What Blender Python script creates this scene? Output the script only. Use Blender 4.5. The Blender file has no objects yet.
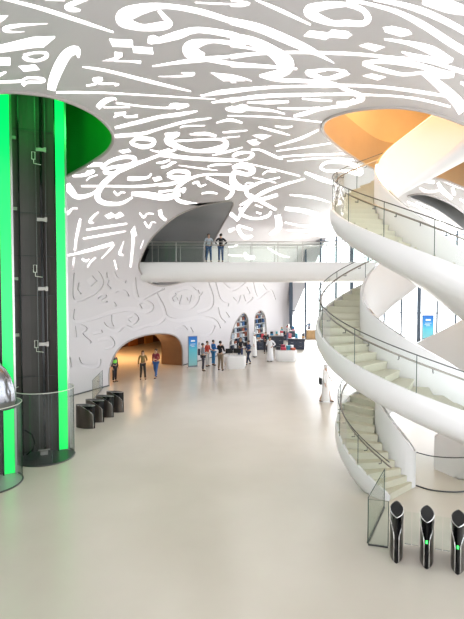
import bpy, bmesh, math, random
from mathutils import Vector, Matrix, Quaternion
from mathutils.geometry import delaunay_2d_cdt
random.seed(7)
S = bpy.context.scene
COL = S.collection
PI = math.pi
# ------------------------------------------------------------------ helpers
F = 470.0; HC = 5.0; PITCH = math.atan(17.5/470)
cp, sp_ = math.cos(PITCH), math.sin(PITCH)
def ray(x, y):                      # direction with unit depth along +Y
    a = (x-232)/F; b = -(y-309.5)/F
    d = Vector((a, cp+b*sp_, b*cp-sp_))
    return d/d.y
def at_z(x, y, z=0.0):
    d = ray(x, y); t = (z-HC)/d.z
    return Vector((d.x*t, t, z))
def at_y(x, y, Y):
    d = ray(x, y); return Vector((d.x*Y, Y, HC+d.z*Y))

MATS = {}
def mat(name, col, rough=.5, metal=0, emit=None, es=1.0, noise=0, nscale=5, bump=0, spec=None, coat=0):
    if name in MATS: return MATS[name]
    m = bpy.data.materials.new(name); m.use_nodes = True
    nt = m.node_tree; b = nt.nodes['Principled BSDF']
    b.inputs['Base Color'].default_value = (*col, 1)
    b.inputs['Roughness'].default_value = rough
    b.inputs['Metallic'].default_value = metal
    if spec is not None: b.inputs['Specular IOR Level'].default_value = spec
    if coat: b.inputs['Coat Weight'].default_value = coat
    if emit:
        b.inputs['Emission Color'].default_value = (*emit, 1); b.inputs['Emission Strength'].default_value = es
    if noise or bump:
        tc = nt.nodes.new('ShaderNodeTexCoord'); n = nt.nodes.new('ShaderNodeTexNoise')
        n.inputs['Scale'].default_value = nscale; n.inputs['Detail'].default_value = 4
        nt.links.new(tc.outputs['Object'], n.inputs['Vector'])
        if noise:
            mx = nt.nodes.new('ShaderNodeMix'); mx.data_type = 'RGBA'
            mx.inputs[6].default_value = (*[c*(1-noise) for c in col], 1)
            mx.inputs[7].default_value = (*[min(1, c*(1+noise)) for c in col], 1)
            nt.links.new(n.outputs['Fac'], mx.inputs[0]); nt.links.new(mx.outputs[2], b.inputs['Base Color'])
        if bump:
            bp = nt.nodes.new('ShaderNodeBump'); bp.inputs['Strength'].default_value = bump; bp.inputs['Distance'].default_value = .02
            nt.links.new(n.outputs['Fac'], bp.inputs['Height']); nt.links.new(bp.outputs[0], b.inputs['Normal'])
    MATS[name] = m; return m
def glass(name, tint=(.9, .97, .93), refl=.10, base=.02):
    if name in MATS: return MATS[name]
    m = bpy.data.materials.new(name); m.use_nodes = True; nt = m.node_tree
    nt.nodes.remove(nt.nodes['Principled BSDF']); out = nt.nodes['Material Output']
    t = nt.nodes.new('ShaderNodeBsdfTransparent'); t.inputs[0].default_value = (*tint, 1)
    g = nt.nodes.new('ShaderNodeBsdfGlossy'); g.inputs['Roughness'].default_value = .03
    lw = nt.nodes.new('ShaderNodeLayerWeight'); lw.inputs[0].default_value = .12
    mr = nt.nodes.new('ShaderNodeMapRange'); mr.inputs[3].default_value = base; mr.inputs[4].default_value = refl+.45
    nt.links.new(lw.outputs['Fresnel'], mr.inputs[0])
    mx = nt.nodes.new('ShaderNodeMixShader'); nt.links.new(mr.outputs[0], mx.inputs[0])
    nt.links.new(t.outputs[0], mx.inputs[1]); nt.links.new(g.outputs[0], mx.inputs[2]); nt.links.new(mx.outputs[0], out.inputs[0])
    MATS[name] = m; return m

class MB:
    def __init__(s): s.v = []; s.f = []; s.m = []; s.mi = 0
    def add(s, vs, fs):
        o = len(s.v); s.v += [tuple(p) for p in vs]
        for f in fs: s.f.append([i+o for i in f]); s.m.append(s.mi)
    def box(s, c, d, rz=0, M=None):
        x, y, z = [k/2 for k in d]
        vs = [Vector((a, b, e)) for a in (-x, x) for b in (-y, y) for e in (-z, z)]
        R = Matrix.Rotation(rz, 3, 'Z') if M is None else M
        vs = [R@p+Vector(c) for p in vs]
        s.add(vs, [(0,1,3,2),(4,6,7,5),(0,4,5,1),(2,3,7,6),(0,2,6,4),(1,5,7,3)]); return s
    def tube(s, pts, r, n=8, closed=False):
        pts = [Vector(p) for p in pts]; N = len(pts); rs = r if isinstance(r, (list, tuple)) else [r]*N
        o = len(s.v); up = Vector((0, 0, 1))
        for i, p in enumerate(pts):
            a = pts[(i-1) % N] if (closed or i > 0) else p; b = pts[(i+1) % N] if (closed or i < N-1) else p
            t = (b-a).normalized(); u = up if abs(t.z) < .95 else Vector((1, 0, 0))
            e1 = t.cross(u).normalized(); e2 = t.cross(e1)
            for k in range(n):
                q = 2*PI*k/n; s.v.append(tuple(p+(e1*math.cos(q)+e2*math.sin(q))*rs[i]))
        for i in range(N if closed else N-1):
            for k in range(n):
                a = o+i*n+k; b = o+i*n+(k+1) % n; c = o+((i+1) % N)*n+(k+1) % n; d = o+((i+1) % N)*n+k
                s.f.append([a, b, c, d]); s.m.append(s.mi)
        if not closed:
            s.f.append([o+k for k in range(n)][::-1]); s.m.append(s.mi)
            s.f.append([o+(N-1)*n+k for k in range(n)]); s.m.append(s.mi)
        return s
    def lathe(s, c, prof, n=24, sx=1, sy=1, a0=0, a1=2*PI):
        full = abs(a1-a0-2*PI) < 1e-6; m = n if full else n+1; o = len(s.v)
        for r, z in prof:
            for k in range(m):
                q = a0+(a1-a0)*k/n; s.v.append((c[0]+r*sx*math.cos(q), c[1]+r*sy*math.sin(q), c[2]+z))
        for i in range(len(prof)-1):
            for k in range(n):
                k2 = (k+1) % m; s.f.append([o+i*m+k, o+i*m+k2, o+(i+1)*m+k2, o+(i+1)*m+k]); s.m.append(s.mi)
        return s
    def ell(s, c, r, n=12, k=8, R=None):
        o = len(s.v)
        for i in range(k+1):
            th = PI*i/k
            for j in range(n):
                q = 2*PI*j/n; p = Vector((r[0]*math.sin(th)*math.cos(q), r[1]*math.sin(th)*math.sin(q), r[2]*math.cos(th)))
                if R is not None: p = R@p
                s.v.append(tuple(p+Vector(c)))
        for i in range(k):
            for j in range(n): s.f.append([o+i*n+j, o+(i+1)*n+j, o+(i+1)*n+(j+1) % n, o+i*n+(j+1) % n]); s.m.append(s.mi)
        return s
    def prism(s, poly, z0, z1):
        n = len(poly); o = len(s.v)
        s.v += [(p[0], p[1], z0) for p in poly]+[(p[0], p[1], z1) for p in poly]
        for i in range(n): s.f.append([o+i, o+(i+1) % n, o+n+(i+1) % n, o+n+i]); s.m.append(s.mi)
        s.f.append([o+i for i in range(n)][::-1]); s.f.append([o+n+i for i in range(n)]); s.m += [s.mi]*2
        return s
    def build(s, name, mats, parent=None, smooth=False, bevel=0):
        me = bpy.data.meshes.new(name); me.from_pydata(s.v, [], s.f)
        mats = mats if isinstance(mats, (list, tuple)) else [mats]
        for m in mats: me.materials.append(m)
        me.polygons.foreach_set('material_index', s.m)
        me.update()
        bm = bmesh.new(); bm.from_mesh(me); bmesh.ops.remove_doubles(bm, verts=bm.verts, dist=1e-5)
        bmesh.ops.recalc_face_normals(bm, faces=bm.faces); bm.to_mesh(me); bm.free()
        if smooth:
            me.shade_smooth()
            try: me.set_sharp_from_angle(angle=math.radians(40))
            except Exception: pass
        o = bpy.data.objects.new(name, me); COL.objects.link(o)
        if parent: o.parent = parent
        if bevel:
            b = o.modifiers.new('bevel', 'BEVEL'); b.width = bevel; b.segments = 3; b.limit_method = 'ANGLE'
        return o
def tag(o, label, cat, group=None, kind=None):
    o['label'] = label; o['category'] = cat
    if group: o['group'] = group
    if kind: o['kind'] = kind
    return o
def thing(name, label, cat, loc=(0,0,0), rz=0, group=None):
    o = bpy.data.objects.new(name, None); COL.objects.link(o); o.location = loc; o.rotation_euler = (0, 0, rz)
    o.empty_display_size = .1
    return tag(o, label, cat, group)
def struct(o): o['kind'] = 'structure'; return o
def copy_tree(o, parent=None):
    c = o.copy(); COL.objects.link(c); c.parent = parent
    for ch in list(o.children): copy_tree(ch, c)
    return c

# ------------------------------------------------------------------ materials
M_shell = mat('plaster_shell', (.63, .605, .625), .45, noise=.03, nscale=.6)
M_glaze = mat('letter_glazing', (.9, .9, .9), .3, emit=(1, .985, .99), es=1.5)
M_recess_glow = mat('recessed_letter_white_glow', (.92, .91, .92), .4, emit=(1, .985, .99), es=.2)  # white-painted recesses; faint glow added in place of light falling on them
M_side = mat('letter_reveal', (.82, .76, .77), .5)
M_relief = mat('carved_plaster', (.68, .655, .675), .5)
M_white = mat('white_lacquer', (.83, .82, .815), .3, noise=.015, nscale=1.5)
M_step = mat('stair_stone', (.62, .60, .48), .5, noise=.05, nscale=6)
M_steel = mat('brushed_steel', (.45, .44, .43), .3, 1)
M_dsteel = mat('dark_steel', (.10, .10, .10), .35, .8)
M_chrome = mat('chrome', (.8, .8, .82), .08, 1)
M_black = mat('black_gloss', (.006, .006, .007), .12, spec=.25)
M_blackm = mat('black_matte', (.02, .02, .022), .5)
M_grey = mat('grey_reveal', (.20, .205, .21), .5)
M_gold = mat('gold_panel', (.72, .50, .27), .35, noise=.12, nscale=1.2)
M_wood = mat('brown_panel', (.26, .14, .07), .35, noise=.2, nscale=2)
M_green_lit = mat('green_lit_wall', (.005, .30, .03), .4, noise=.15, nscale=1)  # green tint puts the green light on the well wall into its colour
M_led = mat('green_light_panel', (.0, .5, .1), .3, emit=(.0, .52, .07), es=1.0)
M_ledg = mat('green_led', (.0, .5, .1), .3, emit=(.05, 1, .1), es=2.0)
M_glass = glass('clear_glass', (.96, .985, .97), .02, .01)
M_glassc = glass('cylinder_glass', (.82, .88, .86), .16, .04)
M_win = glass('window_glass', (.96, .98, 1.0), .02, .01)
M_edge = mat('glass_edge', (.06, .10, .085), .2)

# ------------------------------------------------------------------ curved shell
P0 = Vector((-7.6, 22.6)); DR = Vector((.418, .908)).normalized(); NR = Vector((DR.y, -DR.x))
EA, ZW = 5.0, 3.0
def bz(s): return 6.2*(1+.009*max(0, s-5))
VL = 5.6*PI/2
def inside(p):
    q = Vector((p.x, p.y))-P0; d = q.dot(NR); s = q.dot(DR)
    if d < 0: return False
    if d >= EA: return p.z < ZW+bz(s)
    return p.z < ZW or p.z < ZW+bz(s)*math.sqrt(max(0, 1-((EA-d)/EA)**2))
def to_sv(p):
    q = Vector((p.x, p.y))-P0; d = q.dot(NR); s = q.dot(DR)
    if p.z <= ZW: return (s, p.z)
    if d >= EA: return (s, ZW+VL+d-EA)
    th = math.atan2((p.z-ZW)/bz(s), (EA-d)/EA)
    return (s, ZW+5.6*th)
def surf(s, v):
    if v <= ZW: d, z = 0, v
    elif v >= ZW+VL: d, z = EA+v-ZW-VL, ZW+bz(s)
    else:
        th = (v-ZW)/5.6; d = EA*(1-math.cos(th)); z = ZW+bz(s)*math.sin(th)
    p = P0+DR*s+NR*d
    return Vector((p.x, p.y, z))
def snorm(s, v):                    # normal into the room
    if v <= ZW: n = Vector((NR.x, NR.y, 0))
    elif v >= ZW+VL: n = Vector((0, 0, -1))
    else:
        th = (v-ZW)/5.6; nx = math.cos(th)/EA; nz = math.sin(th)/bz(s)
        n = Vector((NR.x*nx, NR.y*nx, -nz))
    return n.normalized()
def hit(x, y):
    d = ray(x, y); lo = 1.0; t = 1.0; o = Vector((0, 0, HC))
    while t < 90 and inside(o+d*t): lo = t; t += .5
    hi = t
    for _ in range(30):
        m = (lo+hi)/2
        if inside(o+d*m): lo = m
        else: hi = m
    return o+d*lo
def hsv(x, y): return to_sv(hit(x, y))
def catmull(pts, n=5, closed=False):
    out = []; N = len(pts)
    rng = N if closed else N-1
    for i in range(rng):
        if closed: a, b, c, d = pts[(i-1) % N], pts[i], pts[(i+1) % N], pts[(i+2) % N]
        else: a, b, c, d = pts[max(i-1, 0)], pts[i], pts[i+1], pts[min(i+2, N-1)]
        for k in range(n):
            t = k/n
            out.append([.5*((2*b[j])+(-a[j]+c[j])*t+(2*a[j]-5*b[j]+4*c[j]-d[j])*t*t+(-a[j]+3*b[j]-3*c[j]+d[j])*t**3) for j in range(len(b))])
    if not closed: out.append(list(pts[-1]))
    return out
# ------------------------------------------------------------------ calligraphy strokes: "x,y,width" in tile units; P = polygon
TILES = [
('G', 0, 0, 4, '''10,-5,10 150,30,16 300,78,16 455,130,8
350,-2,10 300,12,20 265,28,18 290,38,22 322,42,8
180,0,4 260,3,5
P 0,62 35,62 20,78 0,92
190,95,4 100,100,11 40,108,18 15,118,15 40,128,9 98,127,4
P 0,180 130,148 220,145 220,152 175,190 135,192 0,212
95,225,18 130,213,10 180,212,12 185,228,16 150,243,12 110,238,16 92,226,16
P -5,230 40,230 42,262 -5,262
P 72,265 140,258 160,280 95,288
25,288,8 -5,302,16
-5,328,12 80,325,12 110,312,10 170,315,11 170,328,11 110,330,12 90,342,18
315,232,6 305,202,34 270,215,40 240,260,44 215,320,40 205,362,32
225,370,10 340,370,10 464,374,8 860,397,5
330,268,6 400,278,12 464,292,12 614,330,14 764,366,6
345,343,8 385,335,10 375,318,12 405,316,14 398,333,12 465,335,6
P 405,245 440,235 464,228 480,232 464,245
P 435,155 530,160 532,190 450,187'''),
('G', 116, 0, 4, '''520,95,22 464,85,22 330,45,24 200,25,22 110,35,42 40,60,62 30,85,50 100,110,28 180,105,36 215,96,24 190,65,20 170,42,12
315,10,6 400,15,8 500,18,6
510,160,18 464,140,26 330,120,24 250,140,34 180,160,26 160,165,20
P 130,145 150,140 185,155 170,172 140,178 125,172
520,172,24 464,172,20 380,165,16 310,180,44 295,205,56 350,232,38
145,266,6 250,250,14 350,238,20 464,225,10
350,235,18 464,255,16 640,268,12
P 65,185 145,190 150,218 70,212
-5,220,26 25,220,18
-5,245,6 60,246,8 100,250,14
170,306,4 250,306,7 300,300,13 310,294,8 260,292,4
340,385,5 400,372,16 464,362,14 600,350,12
385,412,5 464,400,14 560,388,12
P 375,290 464,298 520,325 430,325
0,412,8 100,425,8 200,432,8 225,425,24 260,418,10 290,422,9 240,435,12
440,438,12 464,434,16 490,437,6
-5,455,10 40,452,10
180,464,6 250,455,10 325,445,6
-5,428,6 50,428,4
-5,340,14 12,338,8'''),
('G', 232, 0, 4, '''-5,85,28 100,110,34 200,150,36 300,195,30 350,220,16 410,254,4
-5,145,26 80,165,36 160,205,46 215,255,66 200,290,40 150,300,24 110,302,8
-5,180,16 80,195,10 160,210,16
-5,228,20 100,215,14 250,210,12 464,215,14 620,228,12 780,245,12 930,290,20
95,0,8 200,45,16 315,100,8
464,18,18 380,22,30 310,40,44 330,65,40 400,92,24 464,92,26 520,95,24 545,75,26 520,38,22 464,20,20
P 285,145 310,122 385,130 400,118 464,125 475,140 464,155 390,150 375,160
-5,262,14 100,266,12 180,270,12 260,276,10
110,305,6 180,320,14 300,325,16 400,335,16 464,362,16 520,390,26 490,408,16 420,412,12
375,280,12 330,285,16 300,290,18 330,303,22 375,315,14 430,303,22 455,290,16 420,280,10 375,278,10
-5,368,12 150,350,12 300,345,10 380,345,14 464,342,12 614,350,12 764,370,14 854,385,10
-5,405,16 100,385,12 250,378,10 464,378,10 650,385,8 764,400,10 874,428,10
-5,20,14 40,20,16 70,14,8 20,4,8 -5,2,8
-5,300,5 40,312,8 80,325,4
P -5,316 20,333 -5,332
-5,435,24 40,440,22 60,425,10 20,428,8
60,430,6 150,440,8 210,455,5
60,410,5 150,414,7 225,410,5
260,464,8 340,440,12 400,430,10 464,425,8
280,395,6 340,400,10 400,404,5
190,435,4 260,437,6 330,430,4'''),
('G', 348, 0, 4, '''-5,4,12 80,15,14 200,50,20 300,100,28 400,165,30 490,220,28
100,0,8 200,15,20 300,45,26 400,90,26 490,140,24
300,0,36 400,25,54 490,50,30
P 138,110 175,104 240,118 258,138 215,148 150,130
P 42,183 80,172 150,188 110,207
P 55,303 95,295 155,308 120,322
145,157,8 240,172,18 330,200,36 390,235,36 420,240,14
215,208,6 300,235,28 380,240,16
60,252,14 150,245,20 280,262,22 380,290,20 425,300,26
58,256,12 120,275,20 220,298,14 300,292,14 370,305,20 420,300,20
300,290,20 370,345,36 430,400,44 464,446,50
450,330,12 490,350,16
P -5,290 12,296 -5,305
P -5,128 20,140 -5,152'''),
('G', 60, 90, 4, '''150,72,24 180,45,26 215,35,14 225,42,5
175,70,8 280,70,6
215,110,8 250,95,14 265,108,10 310,104,14
220,152,14 330,125,18 400,108,16 480,98,18 550,86,5
220,185,18 330,175,16 400,155,12 500,128,14 605,113,6
280,215,14 310,195,16 370,200,20 370,220,18 330,228,20 285,215,16
360,240,6 464,265,18
P 232,243 275,235 285,248 250,255
165,315,16 200,285,16 260,268,18 300,275,18 280,300,20 200,312,16 180,330,18 230,330,12 300,300,14 400,260,14 464,238,12
105,300,22 170,298,16
50,345,10 100,340,16 135,325,14 105,328,8
105,365,6 120,350,8 150,340,5
28,376,24 42,402,34 70,428,22 120,420,16 150,400,8
85,385,10 200,385,10 330,385,12 464,370,10
380,270,8 260,310,18 180,370,26 150,420,26 170,450,22 240,455,16 290,430,10
270,355,16 300,355,20 350,350,12 365,335,8
P 368,352 400,345 410,358 380,368
285,415,16 350,420,30 420,430,30 480,415,24
215,405,8 230,420,12 245,410,8 262,412,6
385,292,6 410,290,12 440,280,10'''),
('G', 160, 90, 4, '''160,22,5 250,12,16 330,2,14
205,50,5 280,40,18 330,35,14 464,25,12 560,22,12 760,15,12
262,75,8 290,80,20 330,65,20 345,75,16 464,85,8
80,152,6 100,145,8 180,143,5
225,132,6 280,120,14 330,132,8
270,103,6 464,110,8 650,130,8
120,178,8 180,175,16 225,185,12
20,180,16 75,175,16 30,200,34 80,230,22 150,245,16 240,235,30 265,215,24 240,198,12 150,200,10 60,205,10
250,192,6 320,186,5
-5,250,10 40,238,12
-5,260,16 150,275,18 280,280,14 340,280,10 372,260,16 350,250,10 310,255,18 290,268,12
210,262,6 280,245,12 330,230,6
250,170,6 280,168,10 350,162,5
395,148,8 464,165,10 520,182,5
P 368,182 400,177 448,182 410,200
P 345,205 370,200 405,212 370,222
395,238,8 464,270,8 490,278,4
5,310,12 30,305,12 50,292,14 65,290,6
75,302,4 150,312,7 230,322,4
190,308,8 220,300,10 285,298,5
30,340,16 60,325,16 110,330,20 105,350,20 60,352,22 30,342,16
-5,380,14 40,378,14 100,360,10
60,420,18 80,445,18 150,458,12
60,420,18 70,390,16 120,355,14 190,338,10 290,340,10
185,350,12 240,375,18 288,400,18 280,425,16 262,436,10
130,375,8 150,370,14 160,385,10 185,378,6
165,415,6 200,410,10 230,415,8
290,312,16 330,302,28 372,320,26 350,338,18 300,330,22 292,360,26 330,390,18 380,380,12 400,370,6
340,292,6 464,320,8 560,345,8
370,350,5 430,362,6 464,372,5
345,400,14 352,420,20 390,440,16 470,420,16
320,462,10 380,430,12 464,390,12 580,355,8
340,378,6 355,372,8 375,375,6
410,340,6 430,325,8 464,330,6
75,405,14 100,395,12 90,412,10
-5,408,12 60,400,8'''),
('G', 250, 90, 4, '''-5,50,5 80,48,10 155,48,10
-5,72,6 70,80,8 140,97,5
110,72,5 200,75,8 280,70,5
175,105,10 220,95,18 280,78,12 370,62,14 420,45,26
35,148,6 100,165,10 160,182,5
100,225,6 200,195,12 275,160,8
105,245,5 250,225,8 330,212,6
100,145,6 140,150,10 170,146,5
280,310,10 310,290,12 380,290,16 430,310,20 440,335,20 380,325,12 310,325,10 280,312,8
220,330,10 280,355,18 340,375,14
100,270,6 200,262,8 400,255,8
150,285,5 300,272,7 420,280,6
5,240,8 40,240,8 90,260,8 130,278,4
P 5,200 30,196 20,212 40,220 10,222'''),
('G', 230, 170, 4, '''10,20,20 15,60,24 60,75,16 120,50,10 200,30,6
80,100,14 130,130,14 185,160,10
190,180,24 195,230,24 160,258,10
220,155,16 300,165,18 370,190,20 380,200,10
30,200,10 60,150,14 100,110,12 150,80,10 240,50,8
40,150,10 50,180,12 100,195,10 150,185,12 165,165,8
90,240,8 35,225,12 40,250,14 60,270,16 90,265,10
220,210,6 300,225,8 350,215,5
230,240,6 330,245,8 410,225,5
100,140,6 130,150,6
105,170,8 125,175,8
-5,245,16 20,235,10
-5,170,16 20,190,14 30,205,8
240,100,6 330,110,10 400,130,5
-5,310,8 35,300,8
60,330,10 70,350,18 100,350,16
-5,340,6 50,345,8
150,310,5 200,340,8 240,350,5
250,270,5 330,262,8 400,270,4'''),
('G', 60, 190, 4, '''20,70,10 30,95,16 50,75,10 72,75,10
155,88,8 130,110,14 120,130,14 138,130,6
P 178,103 205,90 225,105 195,117
P 218,103 240,88 258,103 225,117
105,160,10 180,148,12 270,135,10
92,195,10 180,180,12 265,165,8
82,115,12 75,150,16 65,200,14 60,245,12
30,262,10 60,256,12 130,238,18 200,218,18 215,212,14
216,218,12 200,240,10 165,275,8
58,270,10 55,290,10 52,320,8
295,180,16 290,240,14 283,310,10
P 283,165 299,142 309,185 287,188
318,92,6 335,110,12 350,95,8 375,97,8
338,128,8 355,150,12 368,130,8 385,132,6
255,205,6 245,235,10 240,255,14 255,262,6
88,275,10 105,285,12 118,275,8
110,310,8 122,290,10 143,270,10
218,280,8 228,320,8
400,80,20 405,105,18 425,122,14
335,200,6 322,235,8'''),
('G', 380, 150, 5.524, '''240,170,18 300,180,18
320,180,16 350,230,26 400,270,18
220,210,12 260,230,16 330,225,8
350,170,12 420,200,14 490,220,14
400,210,16 412,250,16
200,290,8 300,330,12 420,420,8
150,285,8 260,340,12 380,430,10
440,270,10 480,300,14'''),
('R', 60, 190, 4, '''55,330,10 55,440,12 130,420,12 170,380,12 165,345,10 150,325,8
P 105,362 130,342 150,365 125,387
185,330,10 188,352,8
75,370,8 70,400,10 85,415,8
215,325,14 230,355,14 265,368,14
195,360,8 190,380,8 205,395,6
150,435,10 165,420,12 185,425,10 160,445,10 190,447,8
220,410,10 240,400,12 265,410,10 275,425,8
300,350,12 305,400,12 320,440,12 360,420,8 420,395,6
385,415,14 400,440,14
436,435,14 464,415,12'''),
('R', 60, 280, 4, '''55,115,10 58,165,10 130,155,14 200,130,18 280,115,18 350,125,16 370,105,14 340,85,14 315,95,12 325,115,12
215,90,10 225,105,8
205,140,8 205,170,10 215,186,6
270,150,12 295,140,14 310,155,12 290,175,12 270,162,10
60,185,8 65,230,8
80,180,10 105,195,12 90,215,8 125,250,10
175,170,8 190,190,10 230,202,14 260,184,10 300,197,12 350,182,12 400,167,16 420,140,14 410,100,12 395,75,10
130,215,10 170,205,12
150,240,12 200,232,14 215,262,10 180,275,10
75,310,8 90,340,12 150,345,14 160,315,10
40,310,8 45,350,8
295,10,10 300,60,12 330,75,10 410,35,8
440,60,12 450,90,14 480,95,12'''),
('R', 160, 270, 4, '''40,100,18 60,85,14 120,70,16 150,110,18 120,148,18 60,140,18 40,105,16
190,50,12 210,110,12 200,150,14 150,168,14
65,110,8 75,130,8 85,100,8
105,110,8 115,130,8 125,100,6
150,80,8 158,100,8 170,88,6
220,50,10 240,120,12 275,140,12
-5,120,10 15,160,12 30,190,14 80,202,14 150,190,14 215,200,14 240,235,10
230,150,10 240,190,10 262,210,8
250,50,8 290,80,10 340,50,8
290,110,8 310,130,10 320,100,8
332,100,8 345,130,8 372,110,8
370,50,10 390,110,10 440,80,8 460,120,8
345,68,8 358,95,8
160,262,8 200,255,10 218,222,10
262,170,8 276,190,8
120,230,8 132,250,8
410,60,8 428,88,8
60,235,8 90,225,10 110,240,6'''),
]
HOLES = {   # outlines of the openings in the shell, traced from the photograph
'elevator': [(-150,150),(-110,118),(-60,100),(0,92),(30,93),(55,97),(80,106),(100,118),(113,135),(108,150),(90,163),(65,177),(35,192),(0,205),(-60,215),(-120,195)],
'stair': [(322,128),(327,119),(345,112),(370,108),(400,107),(430,112),(464,124),(500,142),(555,178),(560,214),(510,207),(464,188),(437,178.5),(400,175),(375,170),(345,152),(328,138)],
'lens': [(408,196),(425,194),(448,202),(464,213),(485,232),(500,262),(482,250),(464,230),(439,211),(421,202)],
'bridge': [(139,268),(141,258),(148,243),(160,229),(178,215),(200,206),(220,202),(233,201),(231,210),(222,226),(213,243),(205,260),(198,276),(180,283),(160,286),(147,281)],
}
def smooth_outline(pts, n=5): return catmull([list(p) for p in pts], n, True)
# ground-level arches: jambs run down to the floor
ARCH = {
'arch1': [(109,386.4),(109,374),(111,363),(117,351),(127,342),(142,336),(158,333.5),(172,334.5),(179,340),(182,348),(182.5,358),(182.5,366.2)],
'arch2': [(229,355),(229.5,345),(231,335),(234.5,325),(240,316),(244,313),(247.5,318),(248.5,330),(249,346)],
'arch3': [(254.5,343),(254.5,330),(254.8,318),(257,313),(261,310.5),(264.5,315),(266,324),(266.3,340)],
}
VP, FACE, LV = [], [], []
def addpoly(sv, lev):
    o = len(VP); VP.extend([Vector(p) for p in sv]); FACE.append(list(range(o, o+len(sv)))); LV.append(lev)
for kind, ox, oy, sc, txt in TILES:
    lev = 1 if kind == 'G' else 2
    for line in txt.split('\n'):
        line = line.strip()
        if not line: continue
        if line[0] == 'P':
            pts = [tuple(map(float, q.split(','))) for q in line[1:].split()]
            addpoly([hsv(ox+p[0]/sc, oy+p[1]/sc) for p in pts], lev); continue
        pts = [tuple(map(float, q.split(','))) for q in line.split()]
        c = catmull(pts, 5)
        L, R_ = [], []
        for i, p in enumerate(c):
            a = c[max(i-1, 0)]; b = c[min(i+1, len(c)-1)]
            t = Vector((b[0]-a[0], b[1]-a[1])); t = t.normalized() if t.length > 0 else Vector((1, 0))
            n = Vector((-t.y, t.x)); w = max(p[2]*(.78 if (ox, oy) == (60, 190) else .88 if (ox, oy) in ((60, 90), (160, 90)) else 1), 2)*.5
            L.append(hsv(ox+(p[0]+n.x*w)/sc, oy+(p[1]+n.y*w)/sc)); R_.append(hsv(ox+(p[0]-n.x*w)/sc, oy+(p[1]-n.y*w)/sc))
        for i in range(len(c)-1): addpoly([L[i], L[i+1], R_[i+1], R_[i]], lev)
OUT3 = {}
for k, pts in HOLES.items():
    sv = [hsv(*p) for p in smooth_outline(pts)]; OUT3[k] = sv; addpoly(sv, -1)
for k, pts in ARCH.items():
    sv = [hsv(*p[:2]) for p in catmull([list(p) for p in pts], 4)]
    sv[0] = (sv[0][0], -.02); sv[-1] = (sv[-1][0], -.02); OUT3[k] = sv; addpoly(sv, -1)
S0, S1, V1 = -26.0, 31.5, 42.0
nf = len(FACE)
addpoly([(S0, -.02), (S1, -.02), (S1, V1), (S0, V1)], 0)
s = S0+1
while s < S1:
    v = .8
    while v < V1:
        VP.append(Vector((s, v))); v += .4 if v < 13 else 1.6
    s += .8
cv, ce, cf, ov, oe, of = delaunay_2d_cdt(VP, [], FACE, 0, 1e-5, False)
def dp(l, v):
    if l == 1: return .10 if v < 8 else (.02 if v > 11.5 else .10-.08*(v-8)/3.5)
    return .06 if l == 2 else 0.0
lev = [0]*len(cf); CEN = [sum((cv[j] for j in f), Vector((0, 0)))/len(f) for f in cf]
BK = {}
for i, c in enumerate(CEN): BK.setdefault((int(c.x//1), int(c.y//1)), []).append(i)
def pip(c, P):
    r = False; n = len(P)
    for i in range(n):
        a, b = P[i], P[i-1]
        if (a.y > c.y) != (b.y > c.y) and c.x < (b.x-a.x)*(c.y-a.y)/(b.y-a.y)+a.x: r = not r
    return r
for fi, idx in enumerate(FACE):
    L_ = LV[fi]
    if L_ == 0: continue
    P = [VP[j] for j in idx]
    x0, x1 = min(p.x for p in P), max(p.x for p in P); y0, y1 = min(p.y for p in P), max(p.y for p in P)
    for bx in range(int(x0//1), int(x1//1)+1):
        for by in range(int(y0//1), int(y1//1)+1):
            for i in BK.get((bx, by), ()):
                if lev[i] == -1 or (lev[i] == 1 and L_ == 2) or lev[i] == L_: continue
                if pip(CEN[i], P): lev[i] = L_
pos = [surf(p.x, p.y) for p in cv]; nor = [snorm(p.x, p.y) for p in cv]
for i, f in enumerate(cf):      # outside the frame of the shell
    c = sum((cv[j] for j in f), Vector((0, 0)))/len(f)
    if c.x > S1+.01 or c.x < S0-.01 or c.y > V1+.01: lev[i] = -1
edges = {}
for i, f in enumerate(cf):
    for a, b in zip(f, f[1:]+f[:1]): edges.setdefault((min(a, b), max(a, b)), []).append(i)
groups = {'wall_left': ([0], lambda c: c.y < 6), 'ceiling': ([0], lambda c: c.y >= 6),
          'calligraphy_glazing': ([1], None), 'carved_calligraphy': ([2], None)}
def shellmesh(name, faces, dep, m, parent=None):
    idx = {}; vs = []; ns = []; fs = []
    for f in faces:
        g = []
        for j in f:
            if j not in idx: idx[j] = len(vs); vs.append(pos[j]-nor[j]*dp(dep, cv[j].y)); ns.append(nor[j])
            g.append(idx[j])
        e = (vs[g[1]]-vs[g[0]]).cross(vs[g[2]]-vs[g[0]])
        if e.dot(ns[g[0]]) < 0: g = g[::-1]
        fs.append(g)
    me = bpy.data.meshes.new(name); me.from_pydata(vs, [], fs); me.materials.append(m); me.update(); me.shade_smooth()
    me.normals_split_custom_set_from_vertices(ns)
    o = bpy.data.objects.new(name, me); COL.objects.link(o); o.parent = parent; return o
cen = [sum((cv[j] for j in f), Vector((0, 0)))/len(f) for f in cf]
wall_left = struct(shellmesh('wall_left', [f for i, f in enumerate(cf) if lev[i] == 0 and cen[i].y < 6], 0, M_shell))
ceiling = struct(shellmesh('ceiling', [f for i, f in enumerate(cf) if lev[i] == 0 and cen[i].y >= 6], 0, M_shell))
for nm, L_ in (('calligraphy_glazing', 1), ('carved_calligraphy', 2)):
    for par, cond in ((ceiling, lambda c: c.y >= 6), (wall_left, lambda c: c.y < 6)):
        fs = [f for i, f in enumerate(cf) if lev[i] == L_ and cond(cen[i])]
        if fs: shellmesh(nm, fs, L_, (M_glaze if par is ceiling else M_recess_glow) if L_ == 1 else M_relief, par)
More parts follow.
